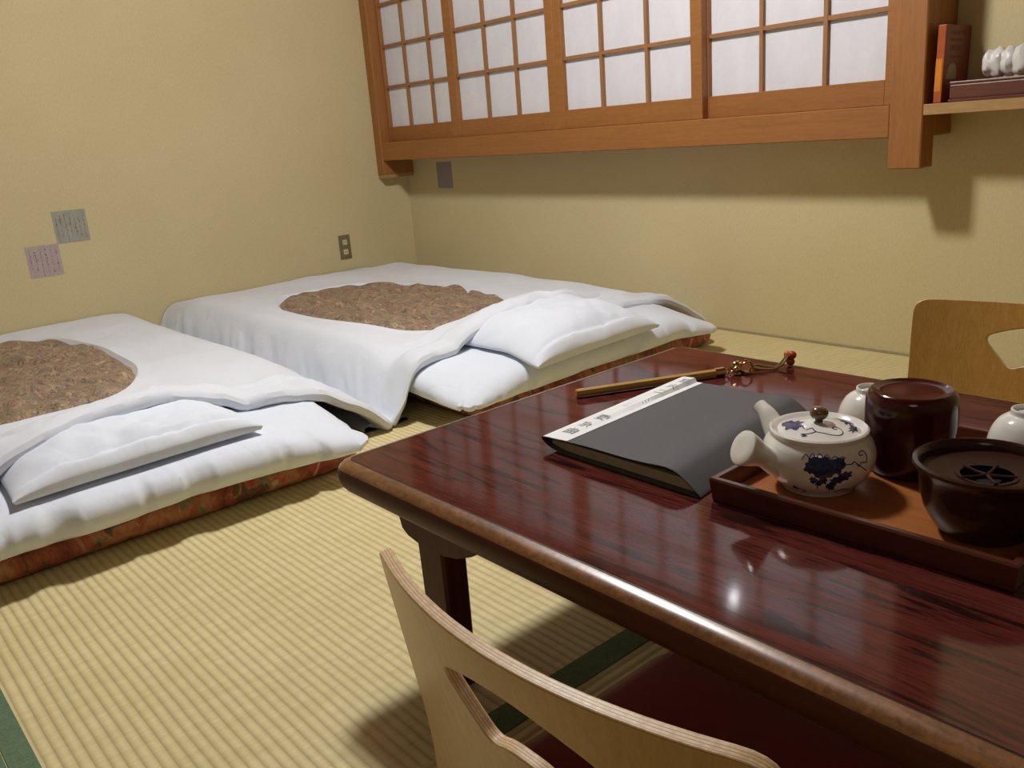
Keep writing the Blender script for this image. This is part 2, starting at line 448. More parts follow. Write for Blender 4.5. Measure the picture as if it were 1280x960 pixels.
note('wall_note', 'pinkish handwritten note on left wall, the lower left of two', 'notes pinned on the left wall', 'x', (.0013, -1.7745, .408), .124, .124, M['pinknote'], 6, .2)
note('wall_note', 'blank violet-grey paper on back wall under left end of the window sill', None, 'y', (.321, -.0013, .581), .122, .125, M['violetnote'], 0, 0)
sk = thing('wall_socket', 'brown-grey double power socket low on left wall above the far futon', 'socket', (.0, -.42, .272), PI/2)
obj('cover_plate', newbox(-.032, .032, -.006, .0, -.059, .059, bev=.003), M['socketplate'], sk)
for s in (-1, 1):
    o = obj('outlet', newbox(-.0125, .0125, -.0075, -.0062, s*.024-.0125, s*.024+.0125, bev=.001, seg=1), M['outlet'], sk, False)
    k = bmesh.new()
    for dx in (-.0055, .0055): box(k, dx-.0012, dx+.0012, -.0079, -.0076, s*.024-.004, s*.024+.005)
    obj('slot', k, M['hole'], o, False)

# ------------------------------------------------------------------ futons
def rounded_rect(x0, x1, y0, y1, r, n_side=60, n_arc=8):
    """closed loop of (x, y, nx, ny)"""
    out = []
    cs = [((x1-r, y1-r), 0), ((x0+r, y1-r), 90), ((x0+r, y0+r), 180), ((x1-r, y0+r), 270)]
    for i, ((cx, cy), a0) in enumerate(cs):
        for k in range(n_arc+1):
            a = math.radians(a0+90*k/n_arc)
            out.append((cx+r*math.cos(a), cy+r*math.sin(a), math.cos(a), math.sin(a)))
        (dx, dy), a1 = cs[(i+1) % 4]
        a = math.radians(a0+90); b = (dx+r*math.cos(a), dy+r*math.sin(a)); s = (cx+r*math.cos(a), cy+r*math.sin(a))
        for k in range(1, n_side):
            t = k/n_side; out.append((s[0]+(b[0]-s[0])*t, s[1]+(b[1]-s[1])*t, math.cos(a), math.sin(a)))
    return out
def slab(x0, x1, y0, y1, r, prof, wob=None, n_side=60):
    """cushion-like slab: prof = (inset, z) from bottom centre outward and back over the top"""
    bm = bmesh.new(); loop = rounded_rect(x0, x1, y0, y1, r, n_side)
    cx, cy = (x0+x1)/2, (y0+y1)/2; rows = []
    hx, hy = (x1-x0)/2, (y1-y0)/2
    for j, (d, z) in enumerate(prof):
        row = []
        for (x, y, a, c) in loop:
            kx = 1-d/hx if d < hx else 0; ky = 1-d/hy if d < hy else 0
            X, Y, Z = cx+(x-cx)*kx, cy+(y-cy)*ky, z
            if wob: X, Y, Z = wob(X, Y, Z, a, c, j)
            row.append((X, Y, Z))
        rows.append(row)
    rings(bm, rows, True, True, True)
    return bm
def futon(key, y0, y1, by0, by1, label_m, label_b):
    # printed under-mattress
    def wb(X, Y, Z, a, c, j):
        q = .006*nz(X*6, Y*6, Z*9+key)
        return X+a*q, Y+c*q, max(.001, Z+.004*nz(X*5, Y*5, key+7))
    P = [(.30, .001), (.04, .001), (.012, .006), (.001, .018), (0, .032), (.003, .046), (.016, .057), (.06, .061), (.3, .061)]
    b = slab(.06, 2.045, by0, by1, .05, P, wb)
    o = obj('under_mattress', shift(b, (1.05, (by0+by1)/2, 0)), M['base_print'], None, True, (1.05, (by0+by1)/2, 0))
    props(o, label_b, 'mattress', 'printed under-mattresses')
    # sheeted mattress
    def ws(X, Y, Z, a, c, j):
        s = X*abs(c)+Y*abs(a)
        edge = 1.0 if 2 <= j <= 7 else (.5 if j == 8 else .15)
        pk = abs(nz(s*9, key*3.1, .4))*.010+.010*nz(s*4.5, key, 2)
        pk -= (.045*max(0, nz(s*11, key*2, 5)-.12)**1.0+.030*max(0, nz(s*23, key*2, 8)-.15))*(1 if j in (4, 5, 6) else (.6 if j in (3, 7) else .2))
        if abs(c) > .4: pk = min(pk, 0)*.5
        sag = .012*nz(s*3.2, key, 9)*(1 if j <= 4 else .4)
        cf = max(0, 1-(2.125-X)/.34)*max(0, 1-min(abs(Y-y0), abs(Y-y1))/.26)
        Z = .0635+(Z-.0635)*(1-.55*sm(cf))
        return X+a*pk*edge+.012*sm(cf), Y+c*pk*edge, max(.0635, Z+sag*edge+(.006*nz(X*4, Y*4, key) if j > 6 else 0))
    P = [(.30, .066), (.09, .066), (.045, .068), (.012, .082), (.001, .100), (.001, .118), (.009, .136), (.026, .149), (.055, .157), (.11, .162), (.22, .165), (.33, .166), (.45, .167)]
    b = slab(.05, 2.125, y0, y1, .04, P, ws, 190)
    o = obj('futon_mattress', shift(b, (1.08, (y0+y1)/2, .066)), M['sheet'], None, True, (1.08, (y0+y1)/2, .066))
    props(o, label_m, 'mattress', 'white sheeted futon mattresses')

def pillow(key, cx, cy, a, b_, rz, label, z0=.1665, H=.066, front=1.0, droop=0.0, blunt=0.0):
    bm = bmesh.new(); n = 56; m = 56; rows_t = []; rows_b = []
    def pt(u, v, top):
        pin = 1-.035*(1-u*u)*abs(v)**3-.0
        x = a*u*(1-.03*(1-v*v)); y = b_*v*(1-.05*(1-u*u))
        e = max(0, (1-abs(u)**3.2))*max(0, (1-abs(v)**3.0))
        if blunt and v > 0: e = max(0, 1-abs(u)**3.2)*max(0, 1-blunt*v**7)
        h = H*e**.62*(1-.42*blunt*sm((v+.3)/1.3))
        wr = .010*nz(u*2.2+key, v*2.4, 1)+.006*nz(u*5, v*5+key, 4)*e**.3
        wr += .006*nz(math.atan2(v, u)*3, key, 2)*(max(abs(u), abs(v))**2)*(1-max(abs(u), abs(v))**8)
        if top:
            z = .014+h+wr*min(1, e*3+.1)
            z += front*(.012*sm((u-.35)/.6)*(1-abs(v)**6)-.006*math.exp(-((u-.80)/.06)**2)*(1-abs(v)**4)*(.6+nz(v*4, key, 3)))
        else:
            z = .0 + .006*max(abs(u), abs(v))**6
            z += .001
        z -= droop*sm((u-.25)/.75)*(1-.35*(v+1)/2)
        if top:
            for q0, sl, wd, am in ((.62, -.55, .035, .007), (.45, -.80, .05, .006), (-.55, .5, .06, .005), (.05, .25, .08, .004)):
                z -= am*math.exp(-((v-q0-sl*u+.10*nz(u*3, key, q0))/wd)**2)*sm((u+.2)/.8)*e**.3
            z -= .007*math.exp(-((u-.86-.02*nz(v*4, key, 7))/.030)**2)*(1-abs(v)**6)
        return (x, y, z)
    us = [-math.cos(PI*i/n) for i in range(n+1)]; vs = [-math.cos(PI*j/m) for j in range(m+1)]
    T = [[bm.verts.new(pt(u, v, True)) for v in vs] for u in us]
    B = [[bm.verts.new(pt(u*.985, v*.985, False)) for v in vs] for u in us]
    for G in (T, B):
        for i in range(n):
            for j in range(m): bm.faces.new((G[i][j], G[i+1][j], G[i+1][j+1], G[i][j+1]))
    per = [(i, 0) for i in range(n)]+[(n, j) for j in range(m)]+[(i, m) for i in range(n, 0, -1)]+[(0, j) for j in range(m, 0, -1)]
    for k in range(len(per)):
        (i, j), (p, q) = per[k], per[(k+1) % len(per)]
        bm.faces.new((T[i][j], T[p][q], B[p][q], B[i][j]))
    root = obj('pillow', bm, M['pillowcase'], None, True, (cx, cy, z0))
    root.rotation_euler = (0, 0, rz)
    props(root, label, 'pillow', 'white pillows on the futons')
    return root

def duvet(key, dy0, dy1, my0, my1, px, py, label, hang, pil, foot_hold, skew=0.0):
    """cover + brocade panel + rolled hem, draped over mattress, pillow and floor"""
    X0, X1 = .012, 1.875
    pc = (1.15, (px)); A, Bh, NN = .565, .305, 2.7
    cxp, cyp = py, px
    def zsup(x, y):
        # mattress plateau
        zt = .196-.012*sm((x-1.45)/.3)
        o1 = y-my1; o0 = my0-y
        w1 = max(.02, dy1-my1-.002); w0 = max(.02, my0-dy0-.002)
        t = 0
        if o1 > -.05: t = max(t, (o1+.05)/(w1+.05))
        if o0 > -.05: t = max(t, (o0+.05)/(w0+.05))
        if t > 0:
            hold = foot_hold*max(0, 1-x/.28)
            tt = max(0, (t-hold)/(1-hold+1e-6)) if hold > 0 else t
            tt = min(1, tt)
            hg = hang-(.40*sm((x-1.45)/.3) if o1 > -.05 and hang > .82 else 0)
            if o1 > -.05 and dy1 > -.1: hg = .35
            q = (hg*(1-tt**2.6)+(1-hg)*(1-tt**1.25))
            zt = zt*q+.018*(1-q)
        # sag towards the wall end
        zt -= .045*sm((.32-x)/.32)*(1 if zt > .1 else zt/.1)
        # pillow
        (pcx, pcy, ph) = pil
        u = (x-pcx)/.30; v = (y-pcy)/.31
        e = max(0, 1-abs(u)**2.4)*max(0, 1-abs(v)**2.6)
        zt += ph*e**.8
        return zt
    def wr(x, y):
        z = zsup(x, y)
        side = sm((.17-z)/.08)*sm(z/.05)
        d = .010*nz(x*2.6, y*2.6, key)+.005*nz(x*6, y*6, key+3)+.006*(.35-sabs(nz(x*4.2+y*2.5, y*6.5-x*1.5, key+40)))
        d += side*(.013*nz(x*8+y*7, y*1.2, key+1)+.013*(.4-sabs(nz(x*13+y*10, y*2, key+2))))
        h = X1-x
        if h < .16:
            k = math.exp(-((h-.045)/.035)**2)
            d += k*(.012+.012*nz(y*7, .3, key+5))*(.4+.6*sm((z-.05)/.08))-.012*math.exp(-((h-.115)/.025)**2)*(.6+nz(y*6, 2, key))*sm((z-.06)/.08)
            d += (.012*nz(y*9+x*7, x*16, key+9)+.010*(.3-sabs(nz(y*13-x*6, x*14+y*4, key+13))))*(.15+.85*sm((z-.05)/.08))
        return max(.008, z+d)
    def xw(x, y):   # wobble of the head edge
        k = sm((x-1.5)/.36)
        return x+k*(.016*nz(y*3.3, key, 1)+.008*nz(y*9, key, 2)+skew*sm((-1.95-y)/.5))
    def yw(x, y, z):
        m = sm((.175-z)/.07)*sm((z-.012)/.05)
        f = .010*nz(x*9, z*4, key+50)+.011*(.3-sabs(nz(x*15+z*9, z*3, key+51)))
        if y < my0+.08: return y-m*f
        if y > my1-.08: return y+m*f
        return y
    loop0 = rounded_rect(X0, X1, dy0, dy1, .03, 150, 6)
    N = len(loop0)
    def sup(ang):
        c, s = math.cos(ang), math.sin(ang)
        r = (abs(c/A)**NN+abs(s/Bh)**NN)**(-1/NN)
        return cxp+r*c, cyp+r*s
    # match inner points by perimeter angle scaled
    inner = []
    for (x, y, a, c) in loop0:
        ang = math.atan2((y-cyp)/Bh*.31/.5, (x-cxp)/A*.56/.9)
        # true direction in the stretched frame
        inner.append(sup(math.atan2((y-cyp)*(Bh/abs((dy1-dy0)/2)), (x-cxp)*(A/.93))))
    bm = bmesh.new(); rows = []
    def zof(x, y): return wr(x, y)
    # lip going down into the opening
    for f_, dz in ((.962, -.012), (.980, -.005), (.993, .001)):
        rows.append([(cxp+(ix-cxp)*f_, cyp+(iy-cyp)*f_, max(.01, zof(ix, iy)+dz)) for ix, iy in inner])
    K = 64
    for k in range(K+1):
        t = (k/K)
        row = []
        for (ix, iy), (x, y, a, c) in zip(inner, loop0):
            X = ix+(x-ix)*t; Y = iy+(y-iy)*t
            puff = .004*math.exp(-(t/.05)**2)
            zz = zof(X, Y)+puff
            row.append((xw(X, Y), min(-.004, yw(X, Y, zz)), zz))
        rows.append(row)
    # rolled edge
    for ang, ins in ((40, 0), (80, 0), (120, 0), (160, 0), (180, .03), (180, .07)):
        row = []
        for (x, y, a, c) in loop0:
            z = zof(x, y); r = .019 if a > .5 else .012
            r = min(r, z*.48)
            if a < -.5: r *= .3
            th = math.radians(ang)
            o = r*math.sin(th)-ins
            row.append((xw(x, y)+a*o, min(y+c*o, -.004) , max(.003, z-r+r*math.cos(th))))
        rows.append(row)
    rings(bm, rows, True)
    cyc = (dy0+dy1)/2; org = (.95, cyc, 0)
    root = thing('duvet', label, 'duvet', org, 0, 'folded-open duvets on the futons')
    obj('duvet_cover', shift(bm, org), M['cover'], root)
    # brocade panel
    p = bmesh.new(); rows = []
    ring_n = 44; NP = 260
    for k in range(1, ring_n+1):
        t = k/ring_n; row = []
        for i in range(NP):
            ix, iy = sup(2*PI*i/NP); s = t*1.01
            X = cxp+(ix-cxp)*s; Y = cyp+(iy-cyp)*s
            z = zsup(X, Y)+.010*nz(X*2.6, Y*2.6, key)+.004
            z += .016*(abs(nz(X*7, Y*8, key+20)))*1.2+.010*nz(X*15, Y*17, key+21)
            # tufting seams
            z -= .014*math.exp(-(nz(X*3.6+5, Y*3.8, key+30)/.06)**2)
            z -= .022*sm((t-.90)/.10)
            row.append((X, Y, z))
        rows.append(row)
    rings(p, rows, True, True, False)
    obj('brocade_panel', shift(p, org), M['panel'], root)
    return root

# near (A) and far (B) beds; y grows towards the window wall
futon(1, -2.70, -1.625, -2.66, -1.61, 'white sheeted futon mattress nearer the camera, at left of the photo', 'red and green printed under-mattress beneath the nearer futon, edge fully showing')
futon(2, -1.345, -.262, -1.235, -.165, 'white sheeted futon mattress farther away, under the window', 'red printed under-mattress beneath the far futon, mostly hidden by the table')
pillow(1.7, 1.882, -2.128, .192, .256, .035, 'white pillow on the nearer futon at left, half under the duvet', droop=.006, blunt=.86)
pillow(4.2, 1.96, -.870, .205, .262, .03, 'white plump pillow on the far futon behind the table', H=.082, droop=.024)
duvet(1.3, -2.92, -1.415, -2.70, -1.625, -2.175, 1.02, 'white duvet with brown brocade window on nearer futon, cut by left edge', .85, (1.93, -2.135, .074), .55, .085)
duvet(6.6, -1.408, -.015, -1.345, -.262, -.925, 1.15, 'white duvet with brown brocade window on far futon under the window', .8, (1.965, -.865, .078), .0)

# ------------------------------------------------------------------ low table
TX0, TX1, TY0, TY1 = 2.787, 4.19, -2.0769, -1.2993
tb = thing('low_table', 'glossy dark red rosewood low table with worn rounded edges', 'table', ((TX0+TX1)/2, (TY0+TY1)/2, 0))
TO = ((TX0+TX1)/2, (TY0+TY1)/2, 0)
PR = [(-.05, .290), (-.022, .290), (-.012, .2915), (-.003, .297), (.003, .305), (.0065, .315), (.0068, .324), (.0045, .3305), (.0025, .3332), (-.001, .3360), (-.006, .3385), (-.0135, .3400)]
bm = bmesh.new(); base = rounded_rect(TX0, TX1, TY0, TY1, .03, 8, 8)
rows = []
for o, z in PR:
    rows.append([(x+a*o, y+c*o, z) for x, y, a, c in base])
RR = rings(bm, rows, True, True, False)
bm.verts.ensure_lookup_table()
for f in bm.faces:
    if f.calc_center_median().z < .3318 or len(f.verts) > 4: f.material_index = 1
obj('table_edge', shift(bm, TO), [M['edge'], M['edgeside']], tb)
bm = bmesh.new()
rings(bm, [[(x+a*o, y+c*o, z) for x, y, a, c in base] for o, z in ((-.0135, .3398), (-.0150, .3395), (-.0165, .3398))], True)
obj('edge_seam', shift(bm, TO), M['inlay'], tb)
bm = bmesh.new()
rings(bm, [[(x-a*.0165, y-c*.0165, z) for x, y, a, c in base] for z in (.330, .3400)], True, True, True)
obj('tabletop', shift(bm, TO), M['top'], tb)
def corbel(sx, sy):
    # front-left foot cap at x 2.855..3.06, y -2.02..-1.975 ; mirrored for the other three
    out = [(2.855, .2895), (2.853, .250), (2.858, .234), (2.872, .226), (2.895, .222), (2.955, .222), (2.985, .228), (3.02, .243), (3.05, .262), (3.07, .2895)]
    bm = bmesh.new()
    def P(x, y, z):
        X = x if sx < 0 else TX0+TX1-x; Y = y if sy < 0 else TY0+TY1-y
        return (X, Y, z)
    a = [bm.verts.new(P(x, -2.02, z)) for x, z in out]; b = [bm.verts.new(P(x, -1.975, z)) for x, z in out]
    bm.faces.new(a); bm.faces.new(b[::-1])
    for i in range(len(out)): j = (i+1) % len(out); bm.faces.new((a[i], b[i], b[j], a[j]))
    lg = bmesh.new()
    rr = []
    for z, ins in ((0, .006), (.003, .004), (.12, .0015), (.2215, 0)):
        x0, x1, y0, y1 = 2.890+ins, 2.949-ins*.3, -2.019+ins, -1.976
        rr.append([P(*q, z) for q in ((x0+.004, y0), (x1-.004, y0), (x1, y0+.004), (x1, y1-.004), (x1-.004, y1), (x0+.004, y1), (x0, y1-.004), (x0, y0+.004))])
    rings(lg, rr, True, True, True)
    o = obj('leg', shift(lg, TO), M['tableleg'], tb)
    obj('leg_cap', shift(bm, TO), M['tableleg'], o, False)
for sx in (-1, 1):
    for sy in (-1, 1): corbel(sx, sy)
ap = bmesh.new()
box(ap, 2.900, 2.93, -1.974, TY0+TY1+1.974, .235, .2895, bev=.002, seg=1)
obj('apron', shift(ap, TO), M['tableleg'], tb, False)
ap = bmesh.new()
box(ap, TX0+TX1-2.93, TX0+TX1-2.900, -1.974, TY0+TY1+1.974, .235, .2895, bev=.002, seg=1)
obj('apron', shift(ap, TO), M['tableleg'], tb, False)

# ------------------------------------------------------------------ legless chairs
def poly_resample_angle(poly, c, angs):
    """star polygon around c sampled at angles"""
    out = []
    n = len(poly)
    for a in angs:
        d = Vector((math.cos(a), math.sin(a))); best = None
        for i in range(n):
            p, q = Vector(poly[i])-Vector(c), Vector(poly[(i+1) % n])-Vector(c)
            e = q-p; den = d.x*e.y-d.y*e.x
            if abs(den) < 1e-12: continue
            t = (p.x*e.y-p.y*e.x)/den; u = (p.x*d.y-p.y*d.x)/den
            if t > 0 and -1e-6 <= u <= 1+1e-6 and (best is None or t > best): best = t
        out.append((c[0]+d.x*best, c[1]+d.y*best))
    return out
def round_poly(poly, radii, k=6):
    out = []; n = len(poly)
    for i in range(n):
        p, a, b = Vector(poly[i]), Vector(poly[i-1]), Vector(poly[(i+1) % n]); r = radii[i]
        if r <= 0: out.append(tuple(p)); continue
        d1 = (a-p).normalized(); d2 = (b-p).normalized()
        r1 = min(r, (a-p).length*.48, (b-p).length*.48)
        s, e = p+d1*r1, p+d2*r1
        for j in range(k+1):
            t = j/k; out.append(tuple((1-t)**2*s+2*t*(1-t)*p+t*t*e))
    return out
ZT, YT, SIN, COS = .38, -.265, .2425, .970
L1 = (ZT-.0665)/COS; RB = .078; A0 = math.atan2(COS, SIN)
L2 = L1+RB*A0
def section(l):
    """arc length -> (y, z, heading angle below horizontal)"""
    if l <= L1: return YT+SIN*l, ZT-COS*l, A0
    y1, z1 = YT+SIN*L1, ZT-COS*L1
    if l <= L2:
        a = A0-(l-L1)/RB
        # integrate heading from A0 to a
        return y1+RB*(math.sin(A0)-math.sin(a)), z1-RB*(math.cos(a)-math.cos(A0)), a
    y2, z2, _ = section(L2)
    return y2+(l-L2), z2, 0.0
def surf(s, l, off=0.0):
    y, z, a = section(l)
    sag = .048*max(0, 1-l/(L2))**.8
    k = sag*(s/.23)**2
    n = Vector((-2*sag*s/.23**2*1.0, math.sin(a), math.cos(a)))   # faces sitter
    n = Vector((-2*sag*s/.23**2, 1, 0)) if False else n.normalized()
    p = Vector((s, y+k, z))
    return p+n*off
def halfw(l):
    z = section(l)[1]
    if l <= L1*.62: return .231-.007*sm(l/(L1*.62))
    return .224+.034*sm((l-L1*.62)/(L2-L1*.62))
TH = .0125
def shell(poly_uv_rows, closed=True):
    """rows of (s,l) loops -> two-sided thick sheet with separate edge material"""
    bm = bmesh.new()
    for off, flip in ((TH/2, False), (-TH/2, True)):
        R = [[bm.verts.new(surf(s, l, off)) for s, l in r] for r in poly_uv_rows]
        n = len(R[0])
        for a, b in zip(R, R[1:]):
            for i in range(n if closed else n-1):
                j = (i+1) % n; bm.faces.new((a[i], a[j], b[j], b[i]))
        if off > 0: T = R
        else: B = R
    def rim(t, b, r):
        n = len(t)
        loops = []
        # slightly rounded rim
        cuts = (.14, .30, .36, .52, .58, .74, .80)
        strips = [t]+[[bm.verts.new(t[i].co.lerp(b[i].co, q)) for i in range(n)] for q in cuts]+[b]
        for q, (u, w) in enumerate(zip(strips, strips[1:])):
            for i in range(n if closed else n-1):
                j = (i+1) % n
                f = bm.faces.new((u[i], u[j], w[j], w[i])); f.material_index = 2 if q in (2, 4, 6) else 1
    rim(T[-1], B[-1], 0); rim(T[0], B[0], 0)
    if not closed:
        for k in range(len(T)-1):
            for e in (0, -1):
                f = bm.faces.new((T[k][e], T[k+1][e], B[k+1][e], B[k][e])); f.material_index = 1
    return bm
def make_chair(name, label, loc, rz):
    root = thing(name, label, 'legless chair', loc, rz, 'legless plywood chairs at the table')
    zl = lambda z: (ZT-z)/COS
    hole = round_poly([(-.103, zl(.3135)), (-.045, zl(.333)), (.0, zl(.3385)), (.045, zl(.333)), (.103, zl(.3135)), (.047, zl(.2545)), (.02, zl(.267)), (-.02, zl(.267)), (-.047, zl(.2545))],
                      [.022, .03, .03, .03, .022, .017, .025, .025, .017])
    ls = [0]+[.085+(L2-.085)*i/22 for i in range(23)]
    outer = [(-halfw(l), l) for l in ls]+[(s*halfw(L2)/6, L2) for s in range(-5, 6)]+[(halfw(l), l) for l in reversed(ls)]
    outer = round_poly(outer, [.025]+[0]*(len(outer)-2)+[.030], 10)
    c = (0, zl(.29))
    angs = [-PI+2*PI*i/260 for i in range(260)]
    # add exact lower corner directions
    for s in (-1, 1): 
        a = math.atan2(L2-c[1], s*halfw(L2)); k = min(range(260), key=lambda i: abs(angs[i]-a)); angs[k] = a
    hi = poly_resample_angle(hole, c, angs); ho = poly_resample_angle(outer, c, angs)
    K = 14
    rows = [[(a[0]+(b[0]-a[0])*t/K, a[1]+(b[1]-a[1])*t/K) for a, b in zip(hi, ho)] for t in range(K+1)]
    b = obj('backrest', shell(rows), [M['ply'], M['plyedge'], M['plyglue']], root)
    bv = b.modifiers.new('soft', 'BEVEL'); bv.width = .0022; bv.segments = 2; bv.limit_method = 'ANGLE'; bv.angle_limit = math.radians(50)
    # seat: continues from the bend
    LS = L2+.385
    rows = []
    for i in range(21):
        l = L2+.0006+(LS-L2)*i/20
        w = .258*(1 if i < 17 else math.sqrt(max(.2, 1-((i-17)/3.6)**2)*.25+.75))
        rows.append([(w*(k/12-1), l) for k in range(25)])
    s = obj('seat', shell(rows, False), [M['ply'], M['plyedge'], M['plyglue']], root)
    zs = section(L2)[1]+TH/2
    P = [(.1, zs+.0005), (.004, zs+.0008), (0, zs+.006), (.001, zs+.020), (.006, zs+.027), (.02, zs+.031), (.08, zs+.034), (.15, zs+.035)]
    y2 = section(L2)[0]
    pd = slab(-.232, .232, y2+.012, y2+.365, .03, P, lambda X, Y, Z, a, c, j: (X, Y, Z+(.002*nz(X*8, Y*8, 3) if j > 4 else 0)), 20)
    obj('seat_pad', pd, M['redpad'], root)
    return root
ZOFF = TH/2-section(L2)[1]+.001
make_chair('legless_chair', 'light plywood legless chair with red seat pad in the foreground', (3.37, -2.0, ZOFF), 0)
make_chair('legless_chair', 'light plywood legless chair behind the table at right, facing the camera', (3.285, -1.095, ZOFF), PI)

# ------------------------------------------------------------------ tray and tea things
TZ = .3402
tr = thing('tea_tray', 'reddish brown wooden tray holding the tea set on the table', 'tray', (3.436, -1.69, TZ), .018)
x0, x1, y0, y1 = -.164, .164, -.166, .166
b = newbox(x0+.004, x1-.004, y0+.004, y1-.004, 0, .0062); obj('tray_floor', b, M['traywood'], tr, False)
b = bmesh.new(); w = .0085; H = .0285
def wallseg(pts):  # trapezoid wall ring
    pass
o = [(x0, y0), (x1, y0), (x1, y1), (x0, y1)]
def ringat(d, z): return [(x0+d, y0+d, z), (x1-d, y0+d, z), (x1-d, y1-d, z), (x0+d, y1-d, z)]
rings(b, [ringat(.0038, 0), ringat(.003, .001), ringat(.0003, .026), ringat(.0015, H), ringat(w-.001, H), ringat(w, .0265), ringat(w+.001, .0063)], True)
rim = obj('tray_rim', b, M['trayrim'], tr, False)
TF = TZ+.0064

# teapot --------------------------------------------------------------
TP = (3.352, -1.755, TF)
tp = thing('teapot', 'white side-handled teapot with blue peony painting and brown lid knob', 'teapot', TP)
BP = [(.0, .0015), (.036, .0015), (.0385, 0), (.041, .0015), (.044, .006), (.0535, .016), (.0595, .026), (.0625, .037), (.0625, .046), (.0595, .056), (.0555, .0625), (.0535, .0655)]
SP = [(p.x, p.z) for p in spline([(r, 0, z) for r, z in BP], 5)]
bm = bmesh.new(); lathe(bm, SP, 96, cap0=False, cap1=True)
def rad_at(z):
    for (r0, za), (r1, zb) in zip(SP[10:], SP[11:]):
        if za <= z <= zb and zb > za: return r0+(r1-r0)*(z-za)/(zb-za)
    return .05
PH = math.atan2(-.865, .494)       # direction of the painted front
def bp(a, z, o=.0004):
    r = rad_at(z)+o; return Vector((r*math.cos(PH+a), r*math.sin(PH+a), z))
def blob(bm, a, z, ra, rz, seed, mi=1, fn=bp, o=.0004, lob=7, amp=.22):
    n = 40; c = bm.verts.new(fn(a, z, o+.0003)); prev = []
    for q in (.5, 1.0):
        ring = []
        for k in range(n):
            t = 2*PI*k/n; r = q*(1+amp*math.sin(lob*t+seed)+.10*math.sin(3*t+seed*2))
            ring.append(bm.verts.new(fn(a+ra*r*math.cos(t), z+rz*r*math.sin(t), o)))
        if not prev:
            for k in range(n): bm.faces.new((c, ring[k], ring[(k+1) % n])).material_index = mi
        else:
            for k in range(n): bm.faces.new((prev[k], ring[k], ring[(k+1) % n], prev[(k+1) % n])).material_index = mi
        prev = ring
def vine(bm, pts, r, fn=bp, mi=1):
    P = spline([(a, z, 0) for a, z in pts], 6)
    tube(bm, [fn(p.x, p.y, .0002) for p in P], r, 5, True, mi)
_bp = bp
def bp(a, z, o=.0004): return _bp(a, z+.005 if z > .017 else z, o)
blob(bm, .13, .041, .30, .0115, .5, lob=9, amp=.10, fn=bp)
blob(bm, -.10, .041, .12, .008, 1.5, amp=.14, fn=bp); blob(bm, .36, .045, .12, .006, 2.5, amp=.14, fn=bp)
blob(bm, .10, .0265, .07, .006, 2.2, amp=.2, fn=bp); blob(bm, -.07, .025, .06, .0045, .2, amp=.2, fn=bp); blob(bm, .02, .021, .06, .004, 1.2, amp=.2, fn=bp)
blob(bm, .47, .030, .13, .0055, 3.0, amp=.2, fn=bp); blob(bm, .33, .0245, .12, .0045, 1.0, amp=.2, fn=bp); blob(bm, .25, .019, .09, .0035, 2.0, amp=.2, fn=bp)
for da in (-.22, -.1, .03, .16, .30, .42):
    vine(bm, [(da-.06, .0495+.002*math.sin(da*9)), (da, .0535+.002*math.cos(da*7)), (da+.07, .050)], .0005, bp)
vine(bm, [(.42, .044), (.58, .0425), (.66, .0445), (.74, .0385), (.80, .042), (.92, .0405), (.96, .047), (.90, .053), (.80, .0525), (.80, .0495), (.86, .0495)], .0006, bp)
vine(bm, [(.70, .042), (.84, .035), (.95, .030)], .0006, bp)
vine(bm, [(-.48, .013), (-.34, .014), (-.26, .0115), (-.30, .009), (-.38, .0095)], .0007, bp)
vine(bm, [(.35, .012), (.55, .015), (.72, .0125)], .0006, bp)
blob(bm, -.46, .014, .05, .003, 1, amp=.3)
body = obj('body', bm, [M['china'], M['blue']], tp)
# leaf on the spout side
# lid
bm = bmesh.new()
LP = [(.0, .0775), (.012, .0772), (.025, .0752), (.036, .0722), (.0435, .069), (.0455, .0683), (.0475, .0693), (.0500, .0715), (.0525, .0722), (.0545, .0708), (.0552, .068), (.0545, .0658), (.050, .0655)]
lathe(bm, LP[1:], 80, cap0=True, cap1=True)
def lp(a, r, o=.0004):
    z = .0775-.0085*(min(r, .0435)/.0435)**1.9
    return Vector((r*math.cos(PH+a), r*math.sin(PH+a), z+o+.0003))
blob(bm, -1.40, .029, .46, .0105, .4, 1, lp, amp=.2); blob(bm, -1.75, .036, .16, .005, 1.4, 1, lp, amp=.3); blob(bm, -1.05, .025, .2, .004, 2.4, 1, lp, amp=.3)
blob(bm, 2.1, .033, .40, .006, 1.1, 1, lp, amp=.3); blob(bm, 1.45, .037, .28, .004, 2.1, 1, lp, amp=.3)
vine(bm, [(-.9, .022), (-.55, .026), (-.35, .021), (-.1, .027), (.2, .030), (.5, .035), (.75, .036), (.95, .030), (.98, .023), (.75, .021), (.72, .025), (.85, .026)], .0007, lp)
vine(bm, [(-.55, .036), (-.35, .033), (-.2, .030), (-.1, .027)], .0008, lp)
blob(bm, -.42, .037, .08, .002, 1, 1, lp, amp=.3)
lid = obj('lid', bm, [M['china'], M['blue']], tp)
bm = bmesh.new()
lathe(bm, [(.0045, .0765), (.0045, .080), (.0075, .0818), (.0098, .0848), (.0104, .088), (.0096, .0915), (.007, .0942), (.003, .0955)], 32, cap0=True, cap1=True)
obj('lid_knob', bm, M['knobbrown'], lid)
